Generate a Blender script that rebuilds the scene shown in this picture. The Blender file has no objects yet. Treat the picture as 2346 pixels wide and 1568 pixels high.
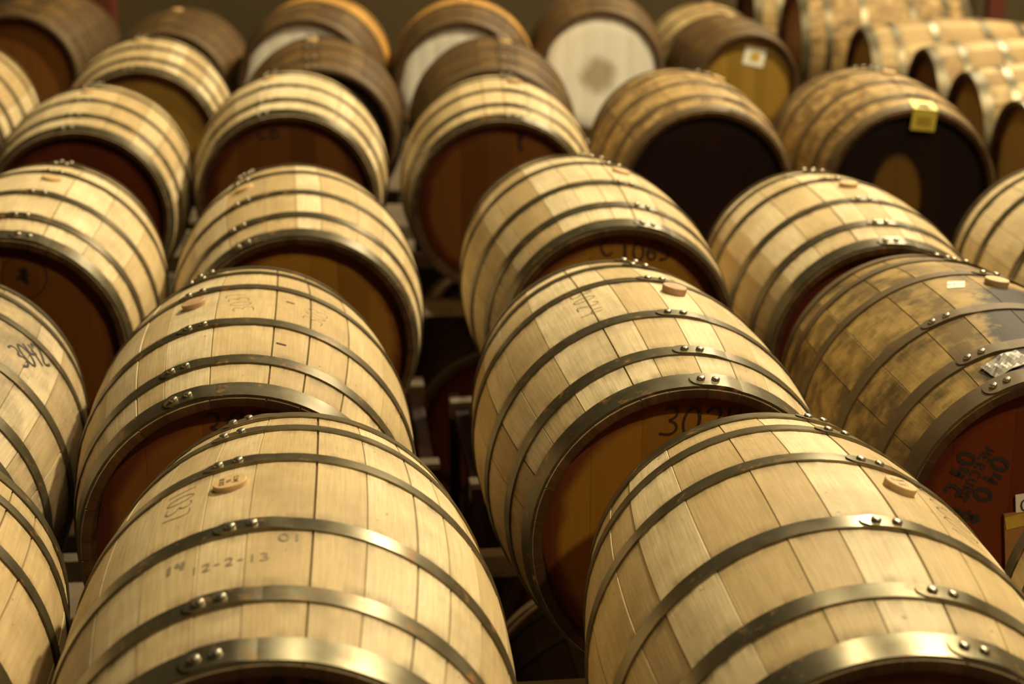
import bpy, bmesh, math, random
from mathutils import Vector, Matrix
C = bpy.context.scene.collection
sc = bpy.context.scene
PI = math.pi
Z0 = 1.27                       # height of the upper barrels' axes above the floor
L, RB, RH = 0.9366, 0.345, 0.2973   # barrel length, bilge radius, head-end radius
TIER = -0.80                    # lower tier of barrels

def prof(t):
    return RB - (RB - RH) * (2 * t / L) ** 2

# ------------------------------------------------------------------ materials
def newmat(name):
    m = bpy.data.materials.new(name); m.use_nodes = True
    nt = m.node_tree
    b = nt.nodes['Principled BSDF']
    return m, nt, b

class N:
    """tiny node helper"""
    def __init__(s, nt): s.nt = nt
    def add(s, t, **kw):
        n = s.nt.nodes.new(t)
        for k, v in kw.items(): setattr(n, k, v)
        return n
    def link(s, a, b): s.nt.links.new(a, b)
    def math(s, op, a, b=None, clamp=False):
        n = s.add('ShaderNodeMath', operation=op, use_clamp=clamp)
        for i, v in enumerate((a, b)):
            if v is None: continue
            if isinstance(v, (int, float)): n.inputs[i].default_value = v
            else: s.link(v, n.inputs[i])
        return n.outputs[0]
    def mix(s, f, a, b, mode='MIX'):
        n = s.add('ShaderNodeMix', data_type='RGBA', blend_type=mode)
        for i, v in ((0, f), (6, a), (7, b)):
            if isinstance(v, (int, float)): n.inputs[i].default_value = v
            elif isinstance(v, tuple): n.inputs[i].default_value = (*v, 1)
            else: s.link(v, n.inputs[i])
        return n.outputs[2]
    def ramp(s, f, pts):
        n = s.add('ShaderNodeValToRGB'); e = n.color_ramp.elements
        while len(e) < len(pts): e.new(0.5)
        for el, (p, c) in zip(e, pts):
            el.position = p; el.color = (*c, 1) if isinstance(c, tuple) else (c, c, c, 1)
        s.link(f, n.inputs[0]); return n.outputs[0]
    def noise(s, vec, scale, detail=4, rough=0.55):
        n = s.add('ShaderNodeTexNoise'); n.inputs['Scale'].default_value = scale
        n.inputs['Detail'].default_value = detail; n.inputs['Roughness'].default_value = rough
        s.link(vec, n.inputs['Vector']); return n.outputs['Fac']

def wood_mat(name, c_dark, c_mid, c_light, stain, stain_amt, rough=0.62, blotch=False, spill=False, two=None):
    m, nt, b = newmat(name); n = N(nt)
    uv = n.add('ShaderNodeUVMap', uv_map='UVMap').outputs[0]
    at = n.add('ShaderNodeAttribute', attribute_name='stave').outputs['Fac']
    oi = n.add('ShaderNodeObjectInfo').outputs['Random']
    off = n.add('ShaderNodeCombineXYZ')
    n.link(n.math('MULTIPLY', at, 37.0), off.inputs[0]); n.link(n.math('MULTIPLY', oi, 53.0), off.inputs[1]); n.link(n.math('MULTIPLY', at, 11.0), off.inputs[2])
    add = n.add('ShaderNodeVectorMath', operation='ADD'); n.link(uv, add.inputs[0]); n.link(off.outputs[0], add.inputs[1])
    p = add.outputs[0]
    def scaled(v, x, y):
        q = n.add('ShaderNodeVectorMath', operation='MULTIPLY'); n.link(v, q.inputs[0]); q.inputs[1].default_value = (x, y, 1); return q.outputs[0]
    grain = n.noise(scaled(p, 260, 9), 1.0, 5, 0.65)
    broad = n.noise(scaled(p, 34, 3.2), 1.0, 3, 0.5)
    sep = n.add('ShaderNodeSeparateXYZ'); n.link(uv, sep.inputs[0])
    tone = n.math('ADD', n.math('MULTIPLY', at, 0.72), n.math('MULTIPLY', broad, 0.28))
    base = n.ramp(tone, [(0.12, c_dark), (0.45, c_mid), (0.8, c_light)])
    base = n.mix(n.ramp(grain, [(0.3, 0.42), (0.62, 0.0)]), base, tuple(0.55 * x for x in c_dark))
    # stains with outlines of their own, running over several staves
    ouv = n.add('ShaderNodeVectorMath', operation='ADD'); n.link(uv, ouv.inputs[0])
    o2 = n.add('ShaderNodeCombineXYZ'); n.link(n.math('MULTIPLY', oi, 91.0), o2.inputs[0]); n.link(o2.outputs[0], ouv.inputs[1])
    big = n.noise(scaled(ouv.outputs[0], 6, 4.5), 1.0, 6, 0.62)
    sm = n.ramp(big, [(0.44, 0.0), (0.68, stain_amt)])
    base = n.mix(sm, base, stain)
    # iron stain that creeps out from under the hoops
    av = n.math('ABSOLUTE', sep.outputs[1])
    dmin = None
    for h in (0.133, 0.323, 0.44):
        d = n.math('ABSOLUTE', n.math('SUBTRACT', av, h)); dmin = d if dmin is None else n.math('MINIMUM', dmin, d)
    creep = n.noise(scaled(ouv.outputs[0], 28, 6), 1.0, 4, 0.6)
    near = n.math('SUBTRACT', 1.0, n.math('DIVIDE', n.math('SUBTRACT', dmin, 0.014), 0.035), True)
    g = n.math('MULTIPLY', near, n.ramp(creep, [(0.42, 0.0), (0.66, 0.9)]))
    base = n.mix(g, base, tuple(0.42 * x for x in stain))
    # small knots / flecks
    fl = n.noise(scaled(p, 70, 55), 1.0, 1, 0.4)
    base = n.mix(n.ramp(fl, [(0.76, 0.0), (0.82, 0.6)]), base, (0.10, 0.065, 0.03))
    if blotch:
        bl = n.noise(scaled(p, 14, 12), 1.0, 3, 0.6)
        base = n.mix(n.ramp(bl, [(0.42, 0.0), (0.62, 0.62)]), base, tuple(min(1, 1.45 * x) for x in c_light))
        dk = n.noise(scaled(ouv.outputs[0], 9, 15), 1.0, 5, 0.65)
        base = n.mix(n.ramp(dk, [(0.52, 0.0), (0.66, 0.7)]), base, tuple(0.35 * x for x in c_dark))
    if two:  # amber of the lit rear half, painted into the wood colour
        base = n.mix(n.ramp(n.math('ADD', sep.outputs[1], 0.62), [(0.46, 0.0), (0.52, 1.0)]), base, n.mix(tone, tuple(0.75 * x for x in two), two))
    if spill:
        # dark spill that ran from the bung over the right shoulder
        wob = n.noise(scaled(uv, 16, 16), 1.0, 4, 0.6)
        e = n.math('ADD', n.math('SUBTRACT', 0.055, n.math('ADD', sep.outputs[0], n.math('MULTIPLY', sep.outputs[1], 0.35))), n.math('MULTIPLY', n.math('SUBTRACT', wob, 0.5), 0.16))
        ms = n.math('MULTIPLY', n.ramp(e, [(0.0, 0.0), (0.03, 1.0)]), n.ramp(sep.outputs[1], [(0.0, 1.0), (0.06, 0.0)]))
        base = n.mix(ms, base, (0.020, 0.013, 0.006))
    jt = n.add('ShaderNodeAttribute', attribute_name='joint').outputs['Fac']
    base = n.mix(n.ramp(jt, [(0.15, 0.0), (0.8, 0.85)]), base, tuple(0.3 * x for x in c_dark))   # dirt packed in the joints
    n.link(base, b.inputs['Base Color'])
    b.inputs['Roughness'].default_value = rough
    b.inputs['Specular IOR Level'].default_value = 0.3
    bump = n.add('ShaderNodeBump'); bump.inputs['Strength'].default_value = 0.25; bump.inputs['Distance'].default_value = 0.002
    n.link(grain, bump.inputs['Height']); n.link(bump.outputs[0], b.inputs['Normal'])
    return m

def head_mat(name, c_dark, c_light, rim, rough=0.5, smudge=None, patch=None):
    m, nt, b = newmat(name); n = N(nt)
    uv = n.add('ShaderNodeUVMap', uv_map='UVMap').outputs[0]
    at = n.add('ShaderNodeAttribute', attribute_name='stave').outputs['Fac']
    oi = n.add('ShaderNodeObjectInfo').outputs['Random']
    off = n.add('ShaderNodeCombineXYZ')
    n.link(n.math('MULTIPLY', at, 31.0), off.inputs[0]); n.link(n.math('MULTIPLY', oi, 47.0), off.inputs[1])
    add = n.add('ShaderNodeVectorMath', operation='ADD'); n.link(uv, add.inputs[0]); n.link(off.outputs[0], add.inputs[1])
    q = n.add('ShaderNodeVectorMath', operation='MULTIPLY'); n.link(add.outputs[0], q.inputs[0]); q.inputs[1].default_value = (150, 6, 1)
    grain = n.noise(q.outputs[0], 1.0, 5, 0.6)
    tone = n.math('ADD', n.math('MULTIPLY', at, 0.65), n.math('MULTIPLY', grain, 0.35))
    base = n.ramp(tone, [(0.15, c_dark), (0.85, c_light)])
    ln = n.add('ShaderNodeVectorMath', operation='LENGTH'); n.link(uv, ln.inputs[0])
    wob = n.noise(uv, 9, 3); r = n.math('ADD', ln.outputs['Value'], n.math('MULTIPLY', n.math('SUBTRACT', wob, 0.5), 0.05))
    base = n.mix(n.ramp(r, [(0.232, 0.0), (0.252, 0.85)]), base, rim)      # darker band along the croze
    if smudge:
        cx, cy, rad, col = smudge
        s1 = n.add('ShaderNodeVectorMath', operation='DISTANCE'); n.link(uv, s1.inputs[0]); s1.inputs[1].default_value = (cx, cy, 0)
        w2 = n.noise(uv, 14, 4); d = n.math('ADD', s1.outputs['Value'], n.math('MULTIPLY', n.math('SUBTRACT', w2, 0.5), 0.1))
        base = n.mix(n.ramp(d, [(rad * 0.6, 0.8), (rad * 1.15, 0.0)]), base, col)
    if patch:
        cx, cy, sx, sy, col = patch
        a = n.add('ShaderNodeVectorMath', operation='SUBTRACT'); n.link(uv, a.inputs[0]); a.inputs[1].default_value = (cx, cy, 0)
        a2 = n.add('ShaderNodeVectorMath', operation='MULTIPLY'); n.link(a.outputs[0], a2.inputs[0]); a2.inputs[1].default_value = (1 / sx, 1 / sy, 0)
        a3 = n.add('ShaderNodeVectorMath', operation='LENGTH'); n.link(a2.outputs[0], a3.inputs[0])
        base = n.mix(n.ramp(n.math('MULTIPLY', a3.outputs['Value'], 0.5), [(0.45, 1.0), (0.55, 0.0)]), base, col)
    n.link(base, b.inputs['Base Color']); b.inputs['Roughness'].default_value = rough
    b.inputs['Specular IOR Level'].default_value = 0.25
    bump = n.add('ShaderNodeBump'); bump.inputs['Strength'].default_value = 0.15; bump.inputs['Distance'].default_value = 0.002
    n.link(grain, bump.inputs['Height']); n.link(bump.outputs[0], b.inputs['Normal'])
    return m

def steel_mat(name, c1, c2, rust, rust_amt, rough, metal=0.9):
    m, nt, b = newmat(name); n = N(nt)
    tc = n.add('ShaderNodeTexCoord').outputs['Object']
    oi = n.add('ShaderNodeObjectInfo').outputs['Random']
    off = n.add('ShaderNodeCombineXYZ')
    for i in range(3): n.link(n.math('MULTIPLY', oi, 17.0 + 9 * i), off.inputs[i])
    add = n.add('ShaderNodeVectorMath', operation='ADD'); n.link(tc, add.inputs[0]); n.link(off.outputs[0], add.inputs[1])
    a = n.noise(add.outputs[0], 14, 6, 0.65); r = n.noise(add.outputs[0], 32, 6, 0.7)
    base = n.ramp(a, [(0.3, c1), (0.7, c2)])
    mask = n.ramp(r, [(0.57, 0.0), (0.68, rust_amt)])
    base = n.mix(mask, base, rust)
    n.link(base, b.inputs['Base Color'])
    n.link(n.math('MULTIPLY', n.math('SUBTRACT', 1.0, mask), metal), b.inputs['Metallic'])
    n.link(n.ramp(n.noise(add.outputs[0], 18, 2), [(0.3, rough - 0.02), (0.7, rough + 0.05)]), b.inputs['Roughness'])
    return m

def flat_mat(name, col, rough=0.6, metal=0.0, var=0.25, scale=8):
    m, nt, b = newmat(name); n = N(nt)
    tc = n.add('ShaderNodeTexCoord').outputs['Object']
    f = n.noise(tc, scale, 5, 0.6)
    base = n.mix(n.ramp(f, [(0.3, 0.0), (0.7, 1.0)]), tuple(x * (1 - var) for x in col), tuple(min(1, x * (1 + var)) for x in col))
    n.link(base, b.inputs['Base Color']); b.inputs['Roughness'].default_value = rough; b.inputs['Metallic'].default_value = metal
    return m

M = {}
M['pale'] = wood_mat('pale_oak', (0.46, 0.325, 0.145), (0.60, 0.46, 0.24), (0.74, 0.61, 0.37), (0.28, 0.20, 0.095), 0.55)
M['grey'] = wood_mat('weathered_oak', (0.34, 0.24, 0.12), (0.47, 0.36, 0.20), (0.60, 0.48, 0.29), (0.13, 0.10, 0.06), 0.8)
M['tan'] = wood_mat('tan_oak', (0.17, 0.098, 0.028), (0.25, 0.155, 0.05), (0.36, 0.24, 0.09), (0.13, 0.07, 0.02), 0.6, blotch=True)
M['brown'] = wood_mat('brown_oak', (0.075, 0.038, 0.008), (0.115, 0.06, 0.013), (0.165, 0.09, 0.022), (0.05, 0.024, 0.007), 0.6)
M['amber'] = wood_mat('brown_oak_lit_rear', (0.07, 0.032, 0.008), (0.11, 0.055, 0.013), (0.15, 0.08, 0.02), (0.05, 0.022, 0.008), 0.6, two=(0.50, 0.26, 0.045))  # dark front and lamplit rear painted as two wood tones
M['mould'] = wood_mat('stained_oak', (0.12, 0.072, 0.016), (0.20, 0.125, 0.034), (0.31, 0.205, 0.062), (0.09, 0.06, 0.02), 0.7, blotch=True, spill=True)
M['honey'] = wood_mat('honey_oak', (0.22, 0.13, 0.04), (0.40, 0.275, 0.105), (0.57, 0.43, 0.20), (0.18, 0.09, 0.025), 0.6)
M['chime'] = wood_mat('shaded_stave_ends', (0.07, 0.03, 0.010), (0.10, 0.045, 0.014), (0.14, 0.065, 0.02), (0.05, 0.02, 0.008), 0.5)  # shade on the stave ends and croze, painted as darker wood
M['h_oak'] = head_mat('oak_head', (0.24, 0.10, 0.009), (0.40, 0.19, 0.024), (0.10, 0.014, 0.004))
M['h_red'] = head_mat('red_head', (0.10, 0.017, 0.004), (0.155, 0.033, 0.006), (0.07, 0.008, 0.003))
M['h_brown'] = head_mat('brown_head', (0.135, 0.046, 0.007), (0.22, 0.082, 0.013), (0.085, 0.012, 0.004))
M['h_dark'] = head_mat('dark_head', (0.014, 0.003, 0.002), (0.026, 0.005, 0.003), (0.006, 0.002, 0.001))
M['h_patch'] = head_mat('dark_head_lit_patch', (0.009, 0.002, 0.0015), (0.016, 0.004, 0.002), (0.005, 0.002, 0.001), patch=(-0.045, -0.02, 0.085, 0.150, (0.20, 0.105, 0.015)))  # oval pool of light painted onto the dark head
M['h_white'] = head_mat('white_head', (0.72, 0.68, 0.56), (0.80, 0.76, 0.64), (0.62, 0.57, 0.45))
M['h_smudge'] = head_mat('white_smudged_head', (0.72, 0.68, 0.56), (0.80, 0.76, 0.64), (0.62, 0.57, 0.45), smudge=(-0.01, -0.01, 0.095, (0.30, 0.24, 0.14)))
M['h_tan'] = head_mat('tan_head', (0.36, 0.20, 0.03), (0.46, 0.27, 0.05), (0.22, 0.10, 0.02))
M['h_label'] = head_mat('dull_tan_head', (0.22, 0.125, 0.014), (0.29, 0.17, 0.024), (0.15, 0.07, 0.012))
M['steel'] = steel_mat('hoop_steel', (0.075, 0.062, 0.028), (0.15, 0.13, 0.08), (0.30, 0.12, 0.016), 0.9, 0.38, 0.70)
M['steel_bright'] = steel_mat('bright_hoop_steel', (0.26, 0.23, 0.16), (0.38, 0.35, 0.27), (0.28, 0.13, 0.03), 0.6, 0.36)
M['steel_bare'] = steel_mat('bare_hoop_steel', (0.15, 0.13, 0.075), (0.26, 0.23, 0.15), (0.30, 0.12, 0.016), 0.8, 0.30, 0.85)
M['steel_rusty'] = steel_mat('rusty_hoop_steel', (0.075, 0.048, 0.016), (0.12, 0.08, 0.032), (0.15, 0.06, 0.010), 0.9, 0.6, 0.25)
M['rivet'] = steel_mat('rivet_steel', (0.34, 0.30, 0.22), (0.46, 0.42, 0.33), (0.26, 0.12, 0.03), 0.4, 0.33)
M['bung'] = flat_mat('bung_wood', (0.55, 0.37, 0.17), 0.6, 0, 0.15, 40)
M['bung_dark'] = flat_mat('stained_bung_wood', (0.42, 0.26, 0.13), 0.6, 0, 0.2, 40)
M['ink'] = flat_mat('black_ink', (0.022, 0.016, 0.010), 0.7, 0, 0.1)
M['pencil'] = flat_mat('grey_pencil', (0.22, 0.17, 0.10), 0.8, 0, 0.2, 90)
M['brand'] = flat_mat('burnt_brand', (0.035, 0.012, 0.006), 0.8, 0, 0.2)
M['faint'] = flat_mat('faint_brand', (0.055, 0.020, 0.006), 0.8, 0, 0.2)
M['paper'] = flat_mat('label_paper', (0.80, 0.77, 0.64), 0.6, 0, 0.05)
M['tape'] = flat_mat('yellow_tape', (0.55, 0.36, 0.05), 0.45, 0, 0.15, 40)
M['yellow'] = flat_mat('yellow_tag', (0.80, 0.68, 0.10), 0.5, 0, 0.1)
M['card'] = flat_mat('brown_cardboard', (0.34, 0.16, 0.04), 0.8, 0, 0.2)
M['foil'] = flat_mat('silver_foil', (0.20, 0.185, 0.15), 0.45, 0.5, 0.25, 60)
M['rack'] = steel_mat('rack_paint', (0.62, 0.52, 0.36), (0.74, 0.64, 0.46), (0.25, 0.10, 0.025), 0.6, 0.5, 0.0)
M['rust'] = flat_mat('rust_red_steel', (0.045, 0.014, 0.006), 0.6, 0, 0.3, 9)
M['floor'] = flat_mat('concrete_floor', (0.16, 0.12, 0.075), 0.75, 0, 0.35, 1.3)
M['wall'] = flat_mat('olive_plaster', (0.055, 0.036, 0.009), 0.9, 0, 0.25, 0.8)
M['redpost'] = flat_mat('dark_red_paint', (0.10, 0.018, 0.008), 0.5, 0, 0.2, 3)

# ------------------------------------------------------------------ mesh helpers
def mesh_from(name, verts, faces, mat, smooth=True, uvs=None, attr=None):
    me = bpy.data.meshes.new(name); me.from_pydata(verts, [], faces); me.update()
    me.materials.append(mat)
    if smooth:
        me.polygons.foreach_set('use_smooth', [True] * len(me.polygons))
    if uvs is not None:
        lay = me.uv_layers.new(name='UVMap')
        for lp in me.loops: lay.data[lp.index].uv = uvs[lp.vertex_index]
    if attr is not None:
        a = me.attributes.new('stave', 'FLOAT', 'POINT'); a.data.foreach_set('value', attr)
    return me

def link(name, me, parent=None, roll=None):
    o = bpy.data.objects.new(name, me); C.objects.link(o)
    if parent is not None: o.parent = parent
    if roll is not None:
        o.location = (0, 0, RB); o.rotation_euler = (0, roll, 0)
    return o

def surf(th, t, dr=0.0):
    r = prof(t) + dr
    return (r * math.cos(th), t, r * math.sin(th))

BODY, REC, CH = {}, 0.030, 0.026
def body_mesh(kind, seed):
    key = (kind, seed)
    if key in BODY: return BODY[key]
    rnd = random.Random(seed * 77 + 5)
    ws = []
    while sum(ws) < 2 * PI: ws.append(rnd.uniform(0.062, 0.125) / RB)
    k = 2 * PI / sum(ws); ws = [w * k for w in ws]
    nt = 40
    ts = [-L / 2 + L * i / nt for i in range(nt + 1)]
    V, F, U, A, MI, JT = [], [], [], [], [], []
    gap = 0.0022
    a0 = PI / 2 - ws[0] / 2            # first stave carries the bung
    for si, w in enumerate(ws):
        val = rnd.random()
        e, gl, gap = 0.0035, gap, (0.0050 if rnd.random() < 0.28 else 0.0022)
        angs = [(a0, -gl), (a0 + (0.006 if gl > 0.003 else e), 0), (a0 + w * 0.33, 0), (a0 + w * 0.67, 0), (a0 + w - (0.006 if gap > 0.003 else e), 0), (a0 + w, -gap)]
        dz = rnd.uniform(-0.0006, 0.0006)
        # rows: inner croze, inner rim, outer rim, along, outer rim, inner rim, inner croze
        rows = [(-L / 2 + REC + 0.012, prof(L / 2) - CH, 1), (-L / 2 + 0.002, prof(L / 2) - CH + 0.006, 1), (-L / 2, prof(L / 2) - CH + 0.009, 1), (-L / 2, prof(L / 2) - 0.003, 0)]
        rows += [(t, prof(t) + dz, 0) for t in ([-L / 2 + 0.003] + ts[1:-1] + [L / 2 - 0.003])]
        rows += [(L / 2, prof(L / 2) - 0.003, 0), (L / 2, prof(L / 2) - CH + 0.009, 1), (L / 2 - 0.002, prof(L / 2) - CH + 0.006, 1), (L / 2 - REC - 0.012, prof(L / 2) - CH, 1)]
        base = len(V)
        for (t, r, inner) in rows:
            for (th, dr) in angs:
                rr = r + (0 if inner else dr)
                V.append((rr * math.cos(th), t, rr * math.sin(th)))
                U.append(((th - PI / 2 - (2 * PI if a0 + w / 2 > 1.5 * PI else 0)) * RB, t)); A.append(val); JT.append(0.0 if dr == 0 else (1.0 if dr < -0.003 else 0.8))
        na = len(angs)
        for i in range(len(rows) - 1):
            for j in range(na - 1):
                q = base + i * na + j
                F.append((q, q + 1, q + na + 1, q + na)); MI.append(1 if i < 3 or i >= len(rows) - 4 else 0)
        a0 += w
    me = mesh_from('stave_body', V, F, M[kind], True, U, A)
    me.materials.append(M['chime'])
    me.attributes.new('joint', 'FLOAT', 'POINT').data.foreach_set('value', JT)
    for pl, mi in zip(me.polygons, MI): pl.material_index = mi
    bm = bmesh.new(); bm.from_mesh(me)
    bm.normal_update()
    # make normals point outwards
    mid = [f for f in bm.faces if abs(f.calc_center_median().y) < 0.3]
    s = sum(1 if f.normal.dot(Vector((f.calc_center_median().x, 0, f.calc_center_median().z))) > 0 else -1 for f in mid)
    if s < 0: bmesh.ops.reverse_faces(bm, faces=bm.faces)
    for ed in bm.edges:
        if len(ed.link_faces) == 2 and ed.link_faces[0].normal.angle(ed.link_faces[1].normal, 0) > 0.6: ed.smooth = False
    bm.to_mesh(me); bm.free()
    BODY[key] = me
    return me

HEAD = {}
def head_mesh(kind, seed, side):
    REC = 0.010 if 'white' in kind or 'smudge' in kind else 0.030
    key = (kind, seed, side)
    if key in HEAD: return HEAD[key]
    rnd = random.Random(seed * 13 + 3)
    R = prof(L / 2) - CH + 0.004
    y = side * (L / 2 - REC)
    V, F, U, A = [], [], [], []
    x = -R
    while x < R - 1e-6:
        w = rnd.uniform(0.065, 0.12); x1 = min(R, x + w)
        if R - x1 < 0.03: x1 = R
        val = rnd.random(); ns = 14
        g = 0.0009
        for k in range(6):
            pass
        base = len(V); cols = [x + (x1 - x) * c / 4 for c in range(5)]
        cols[0] += g * 0.2; cols[-1] -= g * 0.2
        for ci, cx in enumerate(cols):
            h = math.sqrt(max(0, R * R - cx * cx))
            dy = 0.0016 if ci in (0, 4) else 0
            for r in range(ns + 1):
                cz = -h + 2 * h * r / ns
                d = max(0, math.hypot(cx, cz) - (R - 0.03)) / 0.03
                V.append((cx, y - side * (dy + 0.006 * d * d), cz)); U.append((cx, cz)); A.append(val)
        for ci in range(4):
            for r in range(ns):
                q = base + ci * (ns + 1) + r
                f = (q, q + ns + 1, q + ns + 2, q + 1)
                F.append(f if side < 0 else f[::-1])
        x = x1
    me = mesh_from('head', V, F, M[kind], True, U, A)
    HEAD[key] = me
    return me

HOOP = {}
HOOPS = [(-0.4440, 0.046), (-0.323, 0.034), (-0.133, 0.035), (0.133, 0.035), (0.323, 0.034), (0.4440, 0.046)]
def hoop_mesh(i, lap, kind):
    key = (i, lap, kind)
    if key in HOOP: return HOOP[key]
    tc, w = HOOPS[i]
    V, F = [], []
    n = 120
    sec = []
    for k in range(5):
        t = tc - w / 2 + w * k / 4; sec.append((t, prof(t) + 0.0036))
    sec = [(tc - w / 2, prof(tc - w / 2) - 0.002)] + sec + [(tc + w / 2, prof(tc + w / 2) - 0.002)]
    m = len(sec)
    for a in range(n):
        th = 2 * PI * a / n
        for (t, r) in sec: V.append((r * math.cos(th), t, r * math.sin(th)))
    for a in range(n):
        for k in range(m - 1):
            q = a * m + k; q2 = ((a + 1) % n) * m + k
            F.append((q, q2, q2 + 1, q + 1))
    # the lapped end with its rounded tongue
    base = len(V); th_c = PI / 2 + lap
    a_round, a_end = th_c + 0.125, th_c - 0.20
    ns = 26
    rows = []
    for s in range(ns + 1):
        th = a_round + (a_end - a_round) * (s / ns) ** 1.5
        dist = (a_round - th) * RB
        hw = w / 2 - 0.001
        rad = w * 0.55
        if dist < rad: hw *= math.sqrt(max(0.0, 1 - ((rad - dist) / rad) ** 2)) * 0.92 + 0.08
        lift = 0.0062 if s < ns * 0.8 else 0.0062 - 0.0026 * (s - ns * 0.8) / (ns * 0.2)
        rows.append((th, hw, lift))
    for th, hw, lift in rows:
        for (t, dr) in ((tc - hw, 0.001), (tc - hw, lift), (tc, lift), (tc + hw, lift), (tc + hw, 0.001)):
            V.append(surf(th, t, dr))
    for s in range(ns):
        for k in range(4):
            q = base + s * 5 + k
            F.append((q, q + 1, q + 6, q + 5))
    F.append((base, base + 4, base + 3, base + 2, base + 1))
    me = mesh_from('hoop', V, F, M[kind], True)
    bm = bmesh.new(); bm.from_mesh(me); bmesh.ops.recalc_face_normals(bm, faces=bm.faces)
    for ed in bm.edges:
        if len(ed.link_faces) == 2 and ed.link_faces[0].normal.angle(ed.link_faces[1].normal, 0) > 0.6: ed.smooth = False
    bm.to_mesh(me); bm.free()
    HOOP[key] = me
    return me

RIV = {}
def rivet_mesh(i, lap, k):
    key = (i, lap, k)
    if key in RIV: return RIV[key]
    tc, w = HOOPS[i]
    th = PI / 2 + lap + (0.055, -0.035)[k]
    p = Vector(surf(th, tc - 0.001, 0.0055)); nrm = Vector((math.cos(th), 0, math.sin(th)))
    tx = Vector((0, 1, 0)); ty = nrm.cross(tx)
    V, F = [], []; ns = 14
    pr = [(0.0075, -0.001), (0.0078, 0.0035), (0.0066, 0.0052), (0.0036, 0.0062)]
    for (r, hgt) in pr:
        for a in range(ns):
            q = p + nrm * hgt + (tx * math.cos(2 * PI * a / ns) + ty * math.sin(2 * PI * a / ns)) * r
            V.append(tuple(q))
    for j in range(len(pr) - 1):
        for a in range(ns):
            F.append((j * ns + a, j * ns + (a + 1) % ns, (j + 1) * ns + (a + 1) % ns, (j + 1) * ns + a))
    F.append(tuple((len(pr) - 1) * ns + a for a in range(ns)))
    me = mesh_from('rivet', V, F, M['rivet'], True)
    bm = bmesh.new(); bm.from_mesh(me); bmesh.ops.recalc_face_normals(bm, faces=bm.faces)
    for ed in bm.edges:
        if len(ed.link_faces) == 2 and ed.link_faces[0].normal.angle(ed.link_faces[1].normal, 0) > 0.7: ed.smooth = False
    bm.to_mesh(me); bm.free()
    RIV[key] = me
    return me

BUNG = {}
def bung_mesh(hgt, mat, t0=0.037):
    key = (hgt, mat)
    if key in BUNG: return BUNG[key]
    V, F = [], []; ns = 28
    pr = [(0.0250, -0.006), (0.0262, hgt - 0.0016), (0.0252, hgt), (0.0001, hgt)]
    zc = prof(t0)
    for (r, h) in pr:
        for a in range(ns): V.append((r * math.cos(2 * PI * a / ns), t0 + r * math.sin(2 * PI * a / ns), zc + h))
    for j in range(len(pr) - 1):
        for a in range(ns):
            F.append((j * ns + a, j * ns + (a + 1) % ns, (j + 1) * ns + (a + 1) % ns, (j + 1) * ns + a))
    me = mesh_from('bung', V, F, M[mat], False)
    BUNG[key] = me
    return me

# ------------------------------------------------------------------ lettering
DIG = {
 '0': [[(.3, 1), (.1, .85), (.02, .5), (.12, .12), (.32, 0), (.52, .15), (.6, .5), (.5, .88), (.3, 1)]],
 '1': [[(.3, 1), (.3, 0)]],
 '2': [[(.05, .8), (.2, .98), (.45, .95), (.55, .72), (.4, .42), (.05, .02), (.62, .04)]],
 '3': [[(.05, .92), (.3, 1), (.52, .85), (.45, .62), (.22, .54), (.5, .46), (.6, .22), (.4, .03), (.02, .08)]],
 '4': [[(.12, 1), (.05, .5), (.6, .52)], [(.48, .95), (.42, 0)]],
 '5': [[(.55, 1), (.12, .98), (.08, .6), (.38, .62), (.58, .38), (.45, .06), (.05, .04)]],
 '6': [[(.5, 1), (.18, .7), (.05, .3), (.25, 0), (.52, .12), (.52, .4), (.28, .5), (.08, .32)]],
 '7': [[(.02, .97), (.58, .97), (.2, 0)]],
 '8': [[(.3, .55), (.1, .75), (.3, 1), (.5, .78), (.3, .55), (.05, .25), (.3, 0), (.56, .25), (.3, .55)]],
 '9': [[(.52, .8), (.3, 1), (.08, .78), (.28, .55), (.52, .75), (.48, .3), (.3, 0)]],
 '-': [[(.1, .5), (.5, .5)]], '.': [[(.28, .02), (.34, .08)]], ' ': [],
 'C': [[(.58, .85), (.35, 1), (.1, .8), (.03, .45), (.15, .1), (.4, 0), (.6, .15)]],
 'B': [[(.05, 0), (.05, 1), (.4, .95), (.45, .7), (.05, .52), (.5, .45), (.55, .15), (.05, 0)]],
 'M': [[(.02, 0), (.08, 1), (.3, .3), (.54, 1), (.6, 0)]], 'E': [[(.55, 1), (.05, 1), (.05, 0), (.55, 0)], [(.05, .52), (.42, .52)]],
 'R': [[(.05, 0), (.05, 1), (.45, .95), (.5, .68), (.05, .5), (.58, 0)]], 'U': [[(.05, 1), (.08, .2), (.3, 0), (.52, .2), (.55, 1)]],
 'Y': [[(.02, 1), (.3, .5), (.58, 1)], [(.3, .5), (.3, 0)]], 'L': [[(.08, 1), (.08, 0), (.55, 0)]], 'N': [[(.05, 0), (.05, 1), (.52, 0), (.55, 1)]],
 'K': [[(.08, 1), (.08, 0)], [(.55, 1), (.1, .45), (.58, 0)]], 'O': [[(.3, 1), (.05, .7), (.05, .3), (.3, 0), (.55, .3), (.55, .7), (.3, 1)]],
 'A': [[(.02, 0), (.3, 1), (.58, 0)], [(.14, .38), (.46, .38)]], 'I': [[(.3, 1), (.3, 0)]], 'P': [[(.05, 0), (.05, 1), (.45, .95), (.5, .65), (.05, .5)]],
 'T': [[(.02, 1), (.58, 1)], [(.3, 1), (.3, 0)]],
}
def text_strokes(s, adv=0.8):
    out = []
    for i, ch in enumerate(s):
        for st in DIG.get(ch, []): out.append([(x + i * adv, y) for x, y in st])
    w = (len(s) - 1) * adv + 0.6
    return [[(x - w / 2, y - 0.5) for x, y in st] for st in out]

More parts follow.
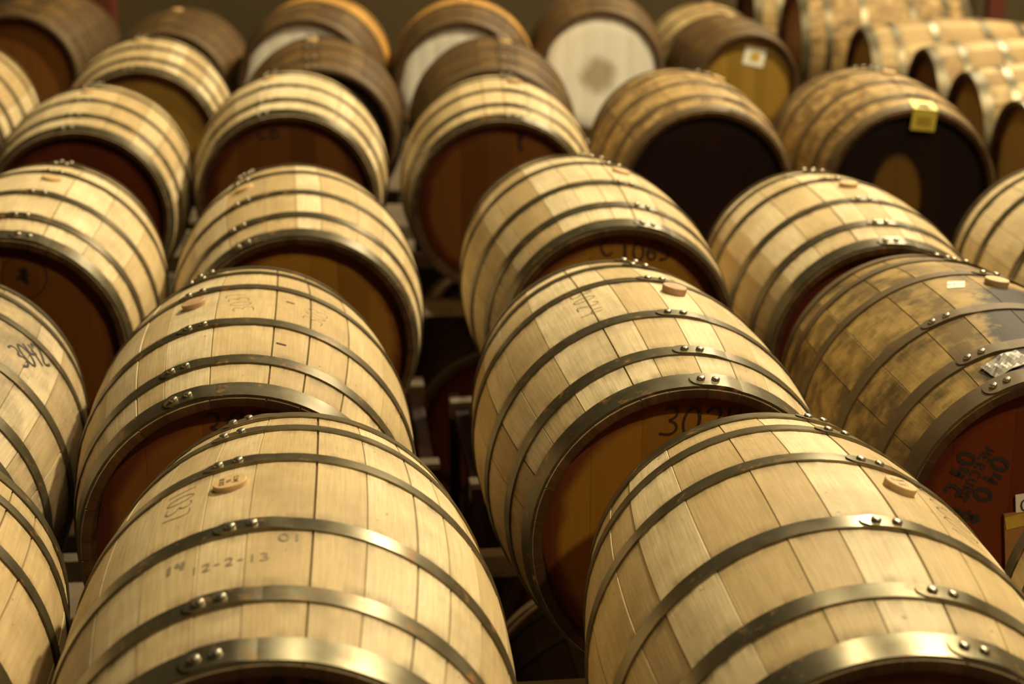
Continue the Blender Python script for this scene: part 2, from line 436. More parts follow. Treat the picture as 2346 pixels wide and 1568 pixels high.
def smooth_line(st, it=2):
    for _ in range(it):
        q = [st[0]]
        for a, b in zip(st[:-1], st[1:]):
            q += [(a[0] * .75 + b[0] * .25, a[1] * .75 + b[1] * .25), (a[0] * .25 + b[0] * .75, a[1] * .25 + b[1] * .75)]
        q.append(st[-1]); st = q
    return st

def ribbon(strokes, mapper, width, mat, name='inscription', soft=True, slant=0.0):
    """thin strip of ink; mapper: local (x,y) metres -> 3-D point on the surface"""
    V, F = [], []
    for st in strokes:
        st = [(x + slant * y, y) for x, y in st]
        if soft and len(st) > 2: st = smooth_line(st)
        pts = []
        for a, b in zip(st[:-1], st[1:]):
            n = max(1, int(math.hypot(b[0] - a[0], b[1] - a[1]) / 0.008))
            pts += [(a[0] + (b[0] - a[0]) * i / n, a[1] + (b[1] - a[1]) * i / n) for i in range(n)]
        pts.append(st[-1]); base = len(V)
        for i, p in enumerate(pts):
            a = pts[max(0, i - 1)]; b = pts[min(len(pts) - 1, i + 1)]
            d = math.hypot(b[0] - a[0], b[1] - a[1]) or 1e-6
            nx, ny = -(b[1] - a[1]) / d * width / 2, (b[0] - a[0]) / d * width / 2
            V.append(mapper(p[0] + nx, p[1] + ny)); V.append(mapper(p[0] - nx, p[1] - ny))
        for i in range(len(pts) - 1):
            q = base + 2 * i; F.append((q, q + 1, q + 3, q + 2))
    return mesh_from(name, V, F, M[mat], False)

def on_stave(th_deg, t0, rot_deg, lift=0.0009):
    """th_deg measured from the bung stave's middle; rot 0 = text reads along +x with its top to the back"""
    c, s = math.cos(math.radians(rot_deg)), math.sin(math.radians(rot_deg))
    def f(x, y):
        u, v = x * c - y * s, x * s + y * c
        t = t0 + v
        return surf(PI / 2 + math.radians(th_deg) - u / prof(t), t, lift)
    return f
def on_head(cx, cz, rot_deg, lift=0.0008):
    c, s = math.cos(math.radians(rot_deg)), math.sin(math.radians(rot_deg))
    y = -(L / 2 - REC) - lift
    return lambda x, z: (cx + x * c - z * s, y, cz + x * s + z * c)
def on_bung(rot_deg, h, t0=0.037):
    c, s = math.cos(math.radians(rot_deg)), math.sin(math.radians(rot_deg))
    return lambda x, y: (x * c - y * s, t0 + x * s + y * c, prof(t0) + h + 0.0004)
def scaled(strokes, k): return [[(x * k, y * k) for x, y in st] for st in strokes]

def sheet(name, corners_fn, nx, ny, w, h, thick, mat):
    """paper or tape of real thickness laid on a surface; corners_fn(x,y,lift)"""
    V, F = [], []
    for lift in (thick, 0.0):
        for j in range(ny + 1):
            for i in range(nx + 1): V.append(corners_fn(-w / 2 + w * i / nx, -h / 2 + h * j / ny, lift))
    m = (nx + 1) * (ny + 1)
    for j in range(ny):
        for i in range(nx):
            q = j * (nx + 1) + i
            F.append((q, q + 1, q + nx + 2, q + nx + 1)); F.append((m + q, m + q + nx + 1, m + q + nx + 2, m + q + 1))
    rim = [i for i in range(nx + 1)] + [j * (nx + 1) + nx for j in range(1, ny + 1)] + [ny * (nx + 1) + i for i in range(nx - 1, -1, -1)] + [j * (nx + 1) for j in range(ny - 1, 0, -1)]
    for a, b in zip(rim, rim[1:] + rim[:1]): F.append((a, m + a, m + b, b))
    me = mesh_from(name, V, F, M[mat], False)
    bm = bmesh.new(); bm.from_mesh(me); bmesh.ops.recalc_face_normals(bm, faces=bm.faces); bm.to_mesh(me); bm.free()
    return me

# ------------------------------------------------------------------ barrels
def barrel(pos, label, group, kind='pale', head='h_oak', seed=1, bung_deg=90.0, hoop='steel', laps=None, bung=(0.008, 'bung'), rivets=True, scale=1.0, head_rot=0.0, name='oak_barrel'):
    x, y, z, yaw = pos
    r = bpy.data.objects.new(name, None); C.objects.link(r)
    r.empty_display_size = 0.2
    r.location = (x, y, Z0 + z - RB * scale); r.rotation_euler = (0, 0, -yaw); r.scale = (scale,) * 3
    r['label'] = label; r['category'] = 'barrel'
    if group: r['group'] = group
    roll = math.radians(90.0 - bung_deg)
    link('stave_body', body_mesh(kind, seed), r, roll)
    link('head', head_mesh(head, seed, -1), r, math.radians(head_rot))
    link('head', head_mesh('h_brown', seed, 1), r, roll)
    laps = laps or [0.0] * 6
    for i in range(6):
        h = link('hoop', hoop_mesh(i, round(math.radians(laps[i]), 3), hoop), r, roll)
        if rivets:
            for k in (0, 1): link('rivet', rivet_mesh(i, round(math.radians(laps[i]), 3), k), h)
    if bung: link('bung', bung_mesh(*bung), r, roll)
    return r, roll

def mark(b, me, name='inscription', label=None, head=False):
    r, roll = b
    o = link(name, me, r, 0.0 if head else roll)
    if label: o['label'] = label
    return o

def lab(base): return base
GN = 'barrels of the upper tier'
P = dict(
 A1=(-0.339, 2.501, 0.016, -0.083), B1=(0.471, 2.548, -0.001, -0.075), C1=(-1.060, 2.495, -0.020, -0.061), D1=(1.180, 2.454, -0.020, -0.092),
 A2=(-0.551, 3.612, -0.013, -0.102), B2=(0.272, 3.626, -0.002, -0.126), C2=(-1.247, 3.547, -0.013, -0.105), D2=(0.986, 3.711, -0.010, -0.108),
 A3=(-0.602, 4.939, -0.038, -0.124), B3=(0.212, 4.916, -0.007, -0.134), C3=(-1.295, 4.783, -0.005, -0.092), D3=(0.918, 4.945, -0.062, -0.087), E3=(1.644, 4.868, -0.025, -0.074),
 A4=(-0.792, 6.470, 0.009, -0.086), B4=(-0.052, 6.423, 0.000, -0.039), C4=(-1.472, 6.310, -0.018, -0.106), D4=(0.640, 6.656, -0.010, -0.075), E4=(1.355, 6.690, -0.012, -0.070), F5=(-2.200, 7.000, 0.060, -0.100),
 A5=(-0.800, 7.600, -0.010, -0.090), B5=(-0.086, 7.580, -0.010, -0.040), C5=(-1.490, 7.440, 0.009, -0.120),
 A6=(-0.927, 8.720, 0.045, 0.020), B6=(-0.233, 8.769, 0.030, -0.006), C6=(-1.645, 9.025, -0.051, -0.033), D6=(0.428, 9.390, 0.006, -0.010), F6=(-2.337, 9.086, 0.026, 0.021),
)
B = {}
def mk(k, label, **kw):
    B[k] = barrel(P[k], label, GN, **kw)
mk('A1', 'pale oak barrel in front left of centre, number 1037 pencilled beside its lettered bung', seed=1, bung_deg=102.7, laps=[1.5, 1, -5, 1, 3, 3], hoop='steel_bare')
mk('B1', 'pale oak barrel at the front right corner, 10280 pencilled past its tilted bung', seed=2, bung_deg=69.5, laps=[4, 6, 11, 3, 3, 3], hoop='steel_bare', bung=(0.011, 'bung'))
mk('C1', 'pale barrel cut off by the lower left corner, beside the barrel pencilled 1037', seed=3, bung_deg=112, laps=[2, -3, 1, 3, 0, 1], head='h_brown')
mk('D1', 'barrel at the right edge of which only a green-grey hoop and stave end show', seed=4, bung_deg=70)
mk('A2', 'pale barrel behind the 1037 one, two short dark dashes on one stave', seed=5, bung_deg=107.3, laps=[1, 2, -3, 0, 3, 2], head='h_brown', bung=(0.011, 'bung_dark'), hoop='steel')
mk('B2', 'pale oak barrel with 3024 written both on a stave and on its orange-brown head', seed=6, bung_deg=78.3, laps=[5, 6, 5, 3, 2, 1], bung=(0.015, 'bung_dark'))
mk('C2', 'grey-stained barrel at the left edge with bold black 3042 brushed on a stave', seed=7, bung_deg=88, kind='grey', head='h_brown', laps=[4, 2, 3, 0, 0, 0])
mk('D2', 'mouldy olive-brown barrel with a black spill, silver foil and stencilled red head', seed=8, bung_deg=81.9, kind='mould', head='h_red', hoop='steel_rusty', bung=(0.013, 'bung'), laps=[30, 30, 30, -4, -5, -6])
mk('A3', 'pale barrel in the third row left of the gap, large plain orange-brown head', seed=9, bung_deg=113, laps=[2, 3, 0, 1, 2, 2], head='h_oak')
mk('B3', 'pale barrel in the third row right of the gap, 1065 burnt on its head', seed=10, bung_deg=74.1, laps=[2, 1, 3, 0, 2, 2], head='h_oak')
mk('C3', 'pale barrel at the left edge whose brown head carries a round stamped emblem', seed=11, bung_deg=80, laps=[-2, 3, 1, 0, 2, 2], head='h_brown')
mk('D3', 'pale barrel right behind the mouldy brown barrel, small round bung on top', seed=12, bung_deg=86.7, laps=[2, 1, 0, 3, 2, 1], head='h_red', bung=(0.012, 'bung'))
mk('E3', 'pale barrel cut off by the right edge at mid height, beside the dark heads', seed=13, bung_deg=95, head='h_brown')
mk('A4', 'pale barrel in the fourth row left of the gap, dark stamp on its red-brown head', seed=14, bung_deg=101, laps=[3, 1, 0, 1, 2, 2], head='h_brown')
mk('B4', 'pale barrel in the fourth row right of the gap, dark brand near its head top', seed=15, bung_deg=80, laps=[3, 1, 0, 1, 2, 2], head='h_brown', bung=(0.012, 'bung_dark'))
mk('C4', 'pale barrel behind the one with the round emblem, head in plain dark brown', seed=16, bung_deg=90, laps=[3, 1, 0, 1, 2, 2], head='h_red')
mk('D4', 'tan weathered barrel with a plain near-black head, left of the yellow-tagged one', seed=17, bung_deg=70, kind='tan', head='h_dark', hoop='steel_rusty', bung=(0.012, 'bung'))
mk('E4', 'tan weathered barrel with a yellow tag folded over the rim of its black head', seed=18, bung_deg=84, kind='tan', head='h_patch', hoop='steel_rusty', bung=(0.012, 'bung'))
mk('F5', 'pale barrel half cut by the left edge, below the biggest brown head', seed=19, bung_deg=100, head='h_brown', laps=[3, 1, 0, 1, 2, 2])
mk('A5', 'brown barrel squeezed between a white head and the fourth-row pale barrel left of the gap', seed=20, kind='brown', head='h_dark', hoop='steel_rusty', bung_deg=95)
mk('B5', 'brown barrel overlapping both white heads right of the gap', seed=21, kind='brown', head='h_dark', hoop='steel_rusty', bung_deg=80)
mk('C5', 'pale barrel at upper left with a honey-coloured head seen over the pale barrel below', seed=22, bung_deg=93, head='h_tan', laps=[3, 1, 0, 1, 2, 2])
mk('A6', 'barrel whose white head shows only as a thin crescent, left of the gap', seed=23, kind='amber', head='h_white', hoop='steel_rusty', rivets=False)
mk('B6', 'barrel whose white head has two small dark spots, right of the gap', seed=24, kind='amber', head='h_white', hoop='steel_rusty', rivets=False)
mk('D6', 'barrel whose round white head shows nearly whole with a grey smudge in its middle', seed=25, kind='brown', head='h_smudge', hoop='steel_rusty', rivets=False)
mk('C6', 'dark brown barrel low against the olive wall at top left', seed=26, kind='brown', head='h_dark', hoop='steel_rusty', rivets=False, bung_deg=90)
mk('F6', 'dark barrel with the large brown head in the upper left corner', seed=27, kind='brown', head='h_brown', hoop='steel_rusty', rivets=False)

P['D5'] = (1.065, 8.916, 0.003, -0.120)
B['D5'] = barrel(P['D5'], 'smaller brown cask with a white paper label on its tan head', GN, seed=30, kind='brown', head='h_label', hoop='steel_rusty', rivets=False, scale=0.80, name='small_cask')
P['D7'] = (1.10, 10.30, -0.17, -0.05)
B['D7'] = barrel(P['D7'], 'amber barrel directly behind the small cask with the paper label', GN, seed=31, kind='honey', head='h_brown', hoop='steel_rusty', rivets=False)

# barrels lying crosswise at the right, their heads turned to the left
SW = [('S4', (2.44, 7.12, -0.13, 1.50), 'pale crosswise barrel nearest the right edge, only its brown head and hoop show', 'honey'),
      ('S3', (2.42, 7.87, -0.13, 1.50), 'pale crosswise barrel with two bright steel hoops just above the yellow-tagged barrel', 'honey'),
      ('S2', (2.40, 8.62, -0.13, 1.50), 'amber crosswise barrel third from the right edge, small red-brown head', 'honey'),
      ('S1', (2.24, 9.37, -0.13, 1.50), 'pale crosswise barrel with black hoops, small tan head above the tan barrels', 'honey'),
      ('S0', (2.0, 10.15, -0.02, 1.50), 'brown crosswise barrel at the top edge with a gleaming hoop', 'tan'),
      ('S9', (1.88, 11.2, -0.02, 1.50), 'farthest crosswise barrel, only its bright hoop shows at the top edge', 'honey')]
for i, (k, p, lb, kd) in enumerate(SW):
    P[k] = p
    B[k] = barrel(p, lb, 'crosswise barrels at the right', seed=33 + i, kind=kd, head='h_tan' if i in (0, 1, 3) else 'h_brown', hoop='steel', rivets=False, bung_deg=80 + 7 * i)

# lower tier seen through the gap between the stacks
LOW = [('A2', 'lower-tier barrel under the one with the two dashes'), ('B2', 'lower-tier barrel under the one numbered 3024'),
       ('A3', 'lower-tier barrel left of the gap under the third row'), ('B3', 'lower-tier barrel right of the gap under the third row'),
       ('A4', 'lower-tier barrel left of the gap under the fourth row'), ('B4', 'dark red lower-tier head seen in the gap beside the 3024 barrel'),
       ('A5', 'lower-tier barrel under the brown one left of the gap'), ('B5', 'lower-tier barrel under the brown one right of the gap')]
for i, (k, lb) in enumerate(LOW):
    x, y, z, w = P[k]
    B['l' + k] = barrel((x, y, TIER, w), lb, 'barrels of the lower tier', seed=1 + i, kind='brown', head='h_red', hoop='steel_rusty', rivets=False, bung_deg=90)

# ------------------------------------------------------------------ writing, labels, tags
T = text_strokes
mark(B['A1'], ribbon(scaled(T('1037', .72), 0.046), on_stave(13.5, 0.035, -90), 0.0026, 'pencil'), label='pencilled number 1037')
bl = [[(x, y + 0.010) for x, y in st] for st in scaled(T('CLONE', .75), 0.0075)] + [[(x, y - 0.001) for x, y in st] for st in scaled(T('96', .8), 0.0075)] + [[(x, y - 0.0115) for x, y in st] for st in scaled(T('BLOCK', .75), 0.0075)]
mark(B['A1'], ribbon(bl, on_bung(-90, 0.008), 0.0011, 'ink'), label='lettering on the bung')
mark(B['A1'], ribbon(scaled(T('12-2-13', .8), 0.020), on_stave(-2.0, -0.226, 0), 0.0028, 'pencil'), label='faint stencilled date 12-2-13')
mark(B['A1'], ribbon(scaled(T('14', .7), 0.024), on_stave(11.5, -0.196, 0), 0.006, 'pencil'))
mark(B['A1'], ribbon(scaled(T('10', .8), 0.022), on_stave(-16, -0.172, 180), 0.004, 'pencil'))
mark(B['A1'], ribbon(scaled(T('1037', .75), 0.06), on_head(0.03, 0.226, 0), 0.006, 'brand'), head=True, label='black brand 1037')
mark(B['B1'], ribbon(scaled(T('10280', .62), 0.064), on_stave(-16.0, 0.022, 90), 0.0026, 'pencil', slant=0.2), label='pencilled number 10280')
bl = [[(x, y + 0.009) for x, y in st] for st in scaled(T('CLONE', .75), 0.008)] + [[(x, y - 0.006) for x, y in st] for st in scaled(T('667', .8), 0.009)]
mark(B['B1'], ribbon(bl, on_bung(20, 0.011), 0.0012, 'pencil'))
mark(B['A2'], ribbon(scaled(T('3037', .8), 0.045), on_stave(-16, 0.008, 100), 0.0014, 'pencil'), label='faint pencilled number')
mark(B['A2'], ribbon(scaled(T('3037', .8), 0.045), on_stave(-43, 0.012, 80), 0.0014, 'pencil'), label='faint pencilled number')
mark(B['A2'], ribbon([[(-.009, 0), (.009, 0)]], on_stave(-33.2, 0.034, -8), 0.005, 'brand'), name='fleck')
mark(B['A2'], ribbon([[(-.010, 0), (.010, 0)]], on_stave(-31.2, -0.234, -8), 0.005, 'brand'), name='fleck')
mark(B['A2'], ribbon(scaled(T('3037', .75), 0.058), on_head(0.018, 0.226, 0), 0.0055, 'brand', slant=.1), head=True, label='black number starting with 3')
mark(B['B2'], ribbon(scaled(T('3024', 1.0), 0.048), on_stave(31.4, 0.030, -90), 0.0024, 'pencil'), label='handwritten number 3024')
mark(B['B2'], ribbon(scaled(T('3024', .72), 0.056), on_head(0.025, 0.222, -2), 0.0048, 'brand', slant=.15), head=True, label='black handwritten number 3024')
mark(B['B2'], ribbon(scaled(T('3024', .62), 0.044), on_stave(-27, 0.02, 90), 0.0014, 'pencil'))
mark(B['C2'], ribbon(scaled(T('3042', .6), 0.062), on_stave(-45.5, 0.035, 70), 0.0062, 'ink', slant=.25), label='bold black brushed number 3042')
mark(B['B3'], ribbon(scaled(T('1065', .7), 0.048), on_head(0.066, 0.226, 0), 0.007, 'faint'), head=True, label='burnt number 1065')
mark(B['B3'], ribbon(scaled(T('C', .7), 0.04), on_head(-0.035, 0.236, 20), 0.007, 'faint'), head=True)
ring = [[(0.055 * math.cos(a * PI / 16), 0.055 * math.sin(a * PI / 16)) for a in range(33)]]
mark(B['C3'], ribbon(ring, on_head(0.053, 0.195, 0), 0.004, 'faint'), head=True, label='round stamped ring')
blob = [[(-.012, .02), (.004, .01), (-.004, -.004), (.010, -.018)], [(.006, .022), (-.010, .0), (.006, -.012)], [(-.02, -.004), (.012, .006)], [(-.018, .060), (-.006, .075), (.006, .058), (.018, .075)]]
mark(B['C3'], ribbon(blob, on_head(0.053, 0.195, 0), 0.012, 'brand'), head=True, label='dark emblem inside the ring')
mark(B['A4'], ribbon(scaled(T('CB', .9), 0.05), on_head(-0.06, 0.236, 0), 0.010, 'faint'), head=True)
mark(B['B4'], ribbon([[(-.01, .04), (.012, .02), (-.004, 0), (.008, -.03)], [(.014, .04), (-.008, .01)]], on_head(0.06, 0.215, 0), 0.012, 'brand'), head=True, label='dark brand')
# stencil rows on the red head (they read downwards)
mark(B['D2'], ribbon(scaled(T('04', .85), 0.036), on_head(-0.110, 0.105, -115), 0.008, 'ink', soft=False), head=True, label='black stencil 04')
mark(B['D2'], ribbon(scaled(T('0', .85), 0.036), on_head(-0.132, 0.058, -115), 0.009, 'ink', soft=False), head=True)
mark(B['D2'], ribbon(scaled(T('8', .85), 0.036), on_head(-0.153, 0.012, -115), 0.009, 'ink', soft=False), head=True)
mark(B['D2'], ribbon(scaled(T('MERCURY', .85), 0.020), on_head(-0.150, 0.100, -115), 0.0045, 'ink', soft=False), head=True, label='small stencilled word')
mark(B['D2'], ribbon(scaled(T('C 801', .85), 0.020), on_head(-0.182, 0.026, -115), 0.0045, 'ink', soft=False), head=True)
mark(B['D2'], ribbon(scaled(T('04', .85), 0.034), on_head(-0.176, 0.120, -115), 0.008, 'ink', soft=False), head=True)
mark(B['D2'], ribbon(scaled(T('C', .85), 0.030), on_head(-0.192, 0.070, -115), 0.007, 'ink', soft=False), head=True)
hy = -(L / 2 - REC)
def hs(cx, cz, rot=0, dy=0.001):
    c, s = math.cos(math.radians(rot)), math.sin(math.radians(rot))
    return lambda x, z, lift: (cx + x * c - z * s, hy - dy - lift, cz + x * s + z * c)
mark(B['D2'], sheet('cardboard_tag', hs(-0.008, -0.035, 6), 4, 4, 0.150, 0.120, 0.006, 'card'), name='cardboard_tag', head=True, label='brown cardboard tag')
mark(B['D2'], sheet('paper_label', hs(-0.012, 0.040, 6, 0.004), 4, 2, 0.110, 0.044, 0.0012, 'paper'), name='paper_label', head=True, label='white label reading 02')
mark(B['D2'], ribbon(scaled(T('0205', .85), 0.022), on_head(-0.022, 0.036, 4, 0.0058), 0.0036, 'ink', soft=False), head=True, label='black digits 02 on the label')
mark(B['D2'], sheet('tape', hs(-0.012, 0.014, 12, 0.0075), 4, 2, 0.150, 0.026, 0.001, 'tape'), name='tape', head=True, label='strip of yellow tape')
def ss(th_deg, t0, rot=0, lift0=0.001):
    f0 = on_stave(th_deg, t0, rot, 0)
    c, s = math.cos(math.radians(rot)), math.sin(math.radians(rot))
    def f(x, y, lift):
        u, v = x * c - y * s, x * s + y * c
        t = t0 + v
        return surf(PI / 2 + math.radians(th_deg) - u / prof(t), t, lift0 + lift)
    return f
mark(B['D2'], sheet('paper_label', ss(14.5, 0.040, -20), 4, 4, 0.036, 0.050, 0.0006, 'paper'), name='paper_label', label='small white sticker on a stave')
mark(B['D2'], ribbon(scaled(T('0204', .8), 0.011), on_stave(14.5, 0.040, -20, 0.0022), 0.0014, 'pencil'))
crr = random.Random(4)
def crumple(x, y, lift):
    p = Vector(ss(24.0, -0.385, 15)(x, y, lift))
    return tuple(p + Vector((0, 0, 0.002 * crr.random() + 0.004 * math.sin(60 * x + 40 * y)**2)))
mark(B['D2'], sheet('foil_patch', crumple, 9, 8, 0.085, 0.055, 0.0015, 'foil'), name='foil_patch', label='crumpled silver foil patch')
mark(B['D5'], sheet('paper_label', hs(0.036, 0.165, -12), 3, 3, 0.125, 0.105, 0.0012, 'paper'), name='paper_label', head=True, label='white paper label')
mark(B['D5'], sheet('label_print', hs(0.040, 0.165, -12, 0.003), 2, 2, 0.055, 0.05, 0.0005, 'tape'), name='label_print', head=True, label='buff printed square')
for (hx, hz, r) in ((-0.202, 0.12, 0.012), (-0.229, 0.03, 0.010)):
    mark(B['B6'], ribbon([[(r * .5 * math.cos(a * PI / 6), r * .5 * math.sin(a * PI / 6)) for a in range(13)]], on_head(hx, hz, 0), r, 'pencil'), name='spot', head=True, label='dark spot')
# yellow tag folded over the rim
def tag(x, y, lift):
    if y > 0: return (x, -L / 2 + y, prof(L / 2 - y) + 0.004 + lift)
    return (x, -L / 2 - 0.002 - lift, prof(L / 2) + 0.004 + y)
o = mark(B['E4'], sheet('tag', tag, 4, 8, 0.085, 0.15, 0.0015, 'yellow'), name='tag', label='yellow paper tag')
o.rotation_euler = (0, math.radians(6.0), 0)
mark(B['E4'], sheet('tag_print', lambda x, y, l: tag(x, y - 0.042, l + 0.003), 2, 2, 0.05, 0.03, 0.0004, 'tape'), name='tag_print').rotation_euler = (0, math.radians(6.0), 0)

# ------------------------------------------------------------------ racks
def box_mesh(name, x0, x1, y0, y1, z0, z1, mat='rack', bev=0.004):
    bm = bmesh.new()
    bmesh.ops.create_cube(bm, size=1.0)
    for v in bm.verts:
        v.co = Vector(((x0 + x1) / 2 + v.co.x * (x1 - x0), (y0 + y1) / 2 + v.co.y * (y1 - y0), (z0 + z1) / 2 + v.co.z * (z1 - z0)))
    if bev: bmesh.ops.bevel(bm, geom=list(bm.edges), offset=bev, segments=2, affect='EDGES', profile=0.6)
    me = bpy.data.meshes.new(name); bm.to_mesh(me); bm.free(); me.materials.append(M[mat]); return me

def saddle_mesh(cx, cy, cz, rad, zbot, half, mat='rack'):
    """block with a hollow top that carries a barrel"""
    V, F = [], []; n = 10
    for y in (cy - 0.022, cy + 0.022):
        for i in range(n + 1):
            x = -half + 2 * half * i / n
            V.append((cx + x, y, cz - math.sqrt(rad * rad - x * x)))
        for i in range(n + 1):
            V.append((cx - half + 2 * half * i / n, y, zbot))
    m = 2 * (n + 1)
    for i in range(n):
        a, b = i, n + 1 + i
        F.append((a, a + 1, b + 1, b)); F.append((m + a, m + b, m + b + 1, m + a + 1))
        F.append((a, m + a, m + a + 1, a + 1)); F.append((b, b + 1, m + b + 1, m + b))
    F.append((0, n + 1, m + n + 1, m)); F.append((n, m + n, m + 2 * n + 1, 2 * n + 1))
    me = mesh_from('saddle', V, F, M[mat], False)
    bm = bmesh.new(); bm.from_mesh(me); bmesh.ops.recalc_face_normals(bm, faces=bm.faces); bm.to_mesh(me); bm.free()
    return me

def rack(keys, label, group='steel barrel racks', lower=False, narrow=False):
    """stand for one or two barrels: local x across the barrels, y along them"""
    ps = [P[k] for k in keys]; ss_ = [0.80 if k == 'D5' else 1.0 for k in keys]
    ax = sum(p[0] for p in ps) / len(ps); ay = sum(p[1] for p in ps) / len(ps)
    yaw = sum(p[3] for p in ps) / len(ps)
    r = bpy.data.objects.new('barrel_rack', None); C.objects.link(r)
    r.location = (ax, ay, 0); r.rotation_euler = (0, 0, -yaw)
    r['label'] = label; r['category'] = 'rack'; r['group'] = group
    c, s = math.cos(yaw), math.sin(yaw)
    loc = [((p[0] - ax) * c - (p[1] - ay) * s, (p[0] - ax) * s + (p[1] - ay) * c, Z0 + p[2], k) for p, k in zip(ps, ss_)]
    loc.sort()
    T0 = 0.335 * loc[0][3]
    def need(q):
        m_ = 0
        for sy in (-1, 1):
            for d in (0.026, 0.046, 0.066):
                m_ = max(m_, prof(max(-0.46, min(0.46, (sy * (T0 + d) - q[1]) / q[3]))) * q[3])
        return m_ + 0.012
    x0 = loc[0][0] - need(loc[0]) - 0.034; x1 = loc[-1][0] + need(loc[-1]) + 0.034
    if narrow: x0 = loc[0][0] - 0.25 * loc[0][3]; x1 = loc[-1][0] + 0.25 * loc[-1][3]
    lv = [(loc, 0)]
    if lower: lv.append(([(q[0], q[1], Z0 + TIER, 1.0) for q in loc], 1))
    for L_, low in lv:
        zt = min(q[2] - (prof(T0 / q[3]) + 0.0) * q[3] for q in L_) - 0.030
        for sy in (-1, 1):
            yb = sy * T0
            link('cross_beam', box_mesh('cross_beam', x0, x1, yb - 0.025, yb + 0.025, zt - 0.055, zt), r)
            for q in L_:
                tt = yb - q[1]
                rad = prof(max(-0.46, min(0.46, tt / q[3]))) * q[3] + 0.0135
                hook = 0.0
                link('saddle', saddle_mesh(q[0], yb, q[2], rad, zt - 0.002, 0.135 * q[3]), r)
        for q in (x0 + 0.03, x1 - 0.03):
            link('side_rail', box_mesh('side_rail', q - 0.02, q + 0.02, -T0 + 0.026, T0 - 0.026, zt - 0.060, zt - 0.020, 'rust'), r)
    zt = min(q[2] - prof(T0 / q[3]) * q[3] for q in loc) - 0.030
    pd = 0.0 if narrow else 0.046
    for sy in (-1, 1):
        for q in (x0 + 0.017, x1 - 0.017):
            link('post', box_mesh('post', q - 0.016, q + 0.016, sy * (T0 + pd) - 0.018, sy * (T0 + pd) + 0.018, 0.0, zt - (0.06 if narrow else 0), 'rust'), r)
        if not lower: link('tie_bar', box_mesh('tie_bar', x0 + 0.04, x1 - 0.04, sy * (T0 + pd) - 0.012, sy * (T0 + pd) + 0.012, zt - 0.33, zt - 0.29, 'rust'), r)
    return r

rack(('C1', 'A1'), 'steel rack carrying the barrel pencilled 1037 and its left neighbour', lower=False)
rack(('B1', 'D1'), 'steel rack carrying the front right barrel pencilled 10280')
rack(('C2', 'A2'), 'steel rack carrying the 3042 barrel and the one with two dashes', lower=True)
rack(('B2', 'D2'), 'steel rack carrying the 3024 barrel and the mouldy brown one', lower=True)
rack(('C3', 'A3'), 'steel rack carrying the emblem barrel and its right neighbour', lower=True)
rack(('B3', 'D3'), 'steel rack carrying the barrel burnt 1065', lower=True)
rack(('C4', 'A4', 'B4', 'D4'), 'long steel rack across the gap under the fourth row of barrels', lower=True)
rack(('C5', 'A5', 'B5'), 'long steel rack across the gap under the two brown barrels', lower=True)
rack(('B6', 'D6'), 'steel stand under the two white heads right of the gap', narrow=True)
for k, lb in (('C6', 'dark brown barrel by the olive wall'), ('A6', 'white crescent head'), ('E3', 'pale barrel cut by the right edge at mid height'), ('E4', 'yellow-tagged barrel'),
              ('F5', 'half-cut pale barrel at the left edge'), ('F6', 'large brown head at upper left'), ('D5', 'small labelled cask'), ('D7', 'amber barrel behind the small cask')):
    rack((k,), 'steel stand under the ' + lb, narrow=True)
for k, lb in (('S4', 'nearest'), ('S3', 'second'), ('S2', 'third'), ('S1', 'fourth'), ('S0', 'fifth'), ('S9', 'farthest')):
    rack((k,), 'steel stand under the %s crosswise barrel at the right' % lb, group='stands of the crosswise barrels', narrow=True)

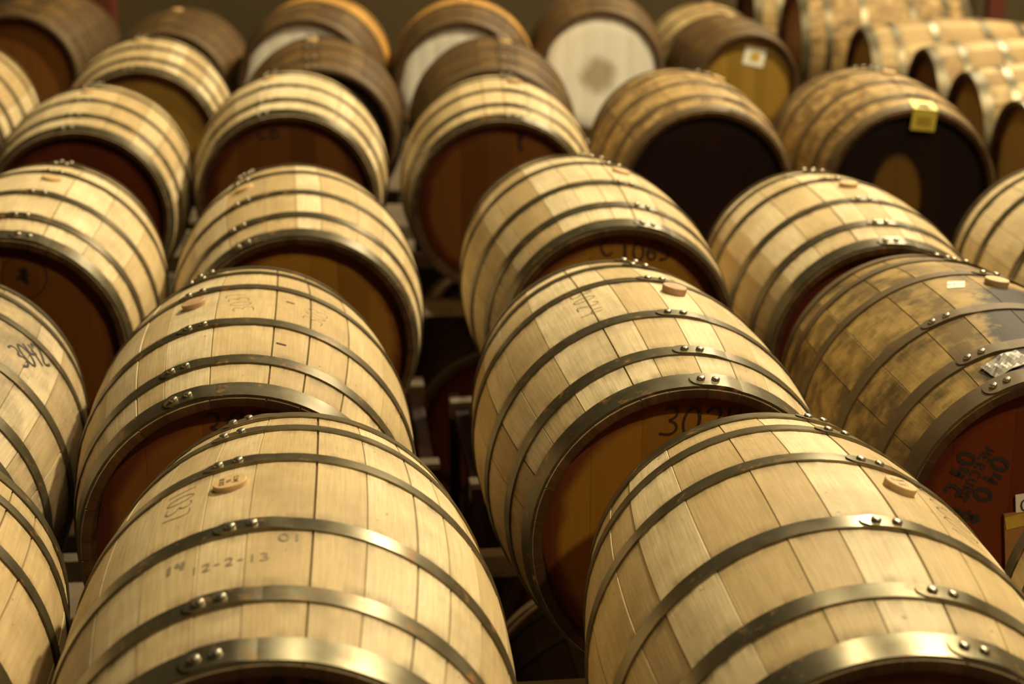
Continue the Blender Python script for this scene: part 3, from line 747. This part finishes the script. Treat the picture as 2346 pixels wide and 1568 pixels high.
# ------------------------------------------------------------------ the room
def struct(name, me):
    o = link(name, me); o['kind'] = 'structure'; return o
struct('floor', box_mesh('floor', -7, 7, -4, 14.2, -0.2, 0, 'floor', 0))
struct('wall_back', box_mesh('wall_back', -7, 7, 14.0, 14.2, 0, 6.5, 'wall', 0))
struct('wall_left', box_mesh('wall_left', -7.2, -7, -4, 14.2, 0, 6.5, 'wall', 0))
struct('wall_right', box_mesh('wall_right', 7, 7.2, -4, 14.2, 0, 6.5, 'wall', 0))
for x, lb in ((3.05, 'dark red steel upright in the upper right corner, left one'), (3.45, 'dark red steel upright in the upper right corner, right one')):
    o = link('upright', box_mesh('upright', x - 0.05, x + 0.05, 11.6, 11.7, 0, 3.2, 'redpost'))
    o['label'] = lb; o['category'] = 'post'; o['group'] = 'dark red uprights'
o = link('upright', box_mesh('upright', -2.78, -2.60, 12.0, 12.15, 0, 3.2, 'redpost'))
o['label'] = 'dark steel upright against the olive wall at top left'; o['category'] = 'post'

# ------------------------------------------------------------------ light
CAMZ = Z0 + 1.3457
def lamp(name, rel, power, col, size, target=None):
    l = bpy.data.lights.new(name, 'SPOT' if target else 'POINT'); l.energy = power; l.color = col
    l.shadow_soft_size = size
    if target: l.spot_size = math.radians(120); l.spot_blend = 0.6
    o = bpy.data.objects.new(name, l); C.objects.link(o); o.location = (rel[0], rel[1], CAMZ + rel[2])
    if target:
        d = Vector((target[0], target[1], CAMZ + target[2])) - o.location
        o.rotation_euler = d.to_track_quat('-Z', 'Y').to_euler()
    return o
WARM = (1.0, 0.83, 0.52)
lamp('hall_lamp', (3.5, -1.2, 5.2), 900, WARM, 0.15)     # the row of lamps over the right-hand aisle
lamp('hall_lamp', (3.5, 6.5, 5.2), 3100, WARM, 0.15)
lamp('hall_lamp', (3.5, 12.8, 3.9), 1300, WARM, 0.15)
lamp('hall_lamp', (-0.05, 5.7, 3.9), 230, WARM, 0.10)      # lamp over the middle gap
w = bpy.data.worlds.new('hall_fill'); sc.world = w; w.use_nodes = True
w.node_tree.nodes['Background'].inputs[0].default_value = (1.0, 0.35, 0.05, 1); w.node_tree.nodes['Background'].inputs[1].default_value = 0.012  # unseen orange fill added to warm the shaded sides

# ------------------------------------------------------------------ camera
cam = bpy.data.cameras.new('camera'); co = bpy.data.objects.new('camera', cam); C.objects.link(co)
co.location = (0, 0, CAMZ); co.rotation_euler = (PI / 2 - 0.295398, 0, 0)
cam.sensor_width = 36.0; cam.lens = 36.0 * 4182.76 / 2346; cam.clip_start = 0.05
cam.dof.use_dof = True; cam.dof.focus_distance = 3.15; cam.dof.aperture_fstop = cam.lens / 1000 / 0.020
sc.camera = co
sc.view_settings.view_transform = 'Standard'; sc.view_settings.look = 'None'; sc.view_settings.gamma = 1.0
sc.view_settings.exposure = 0.22
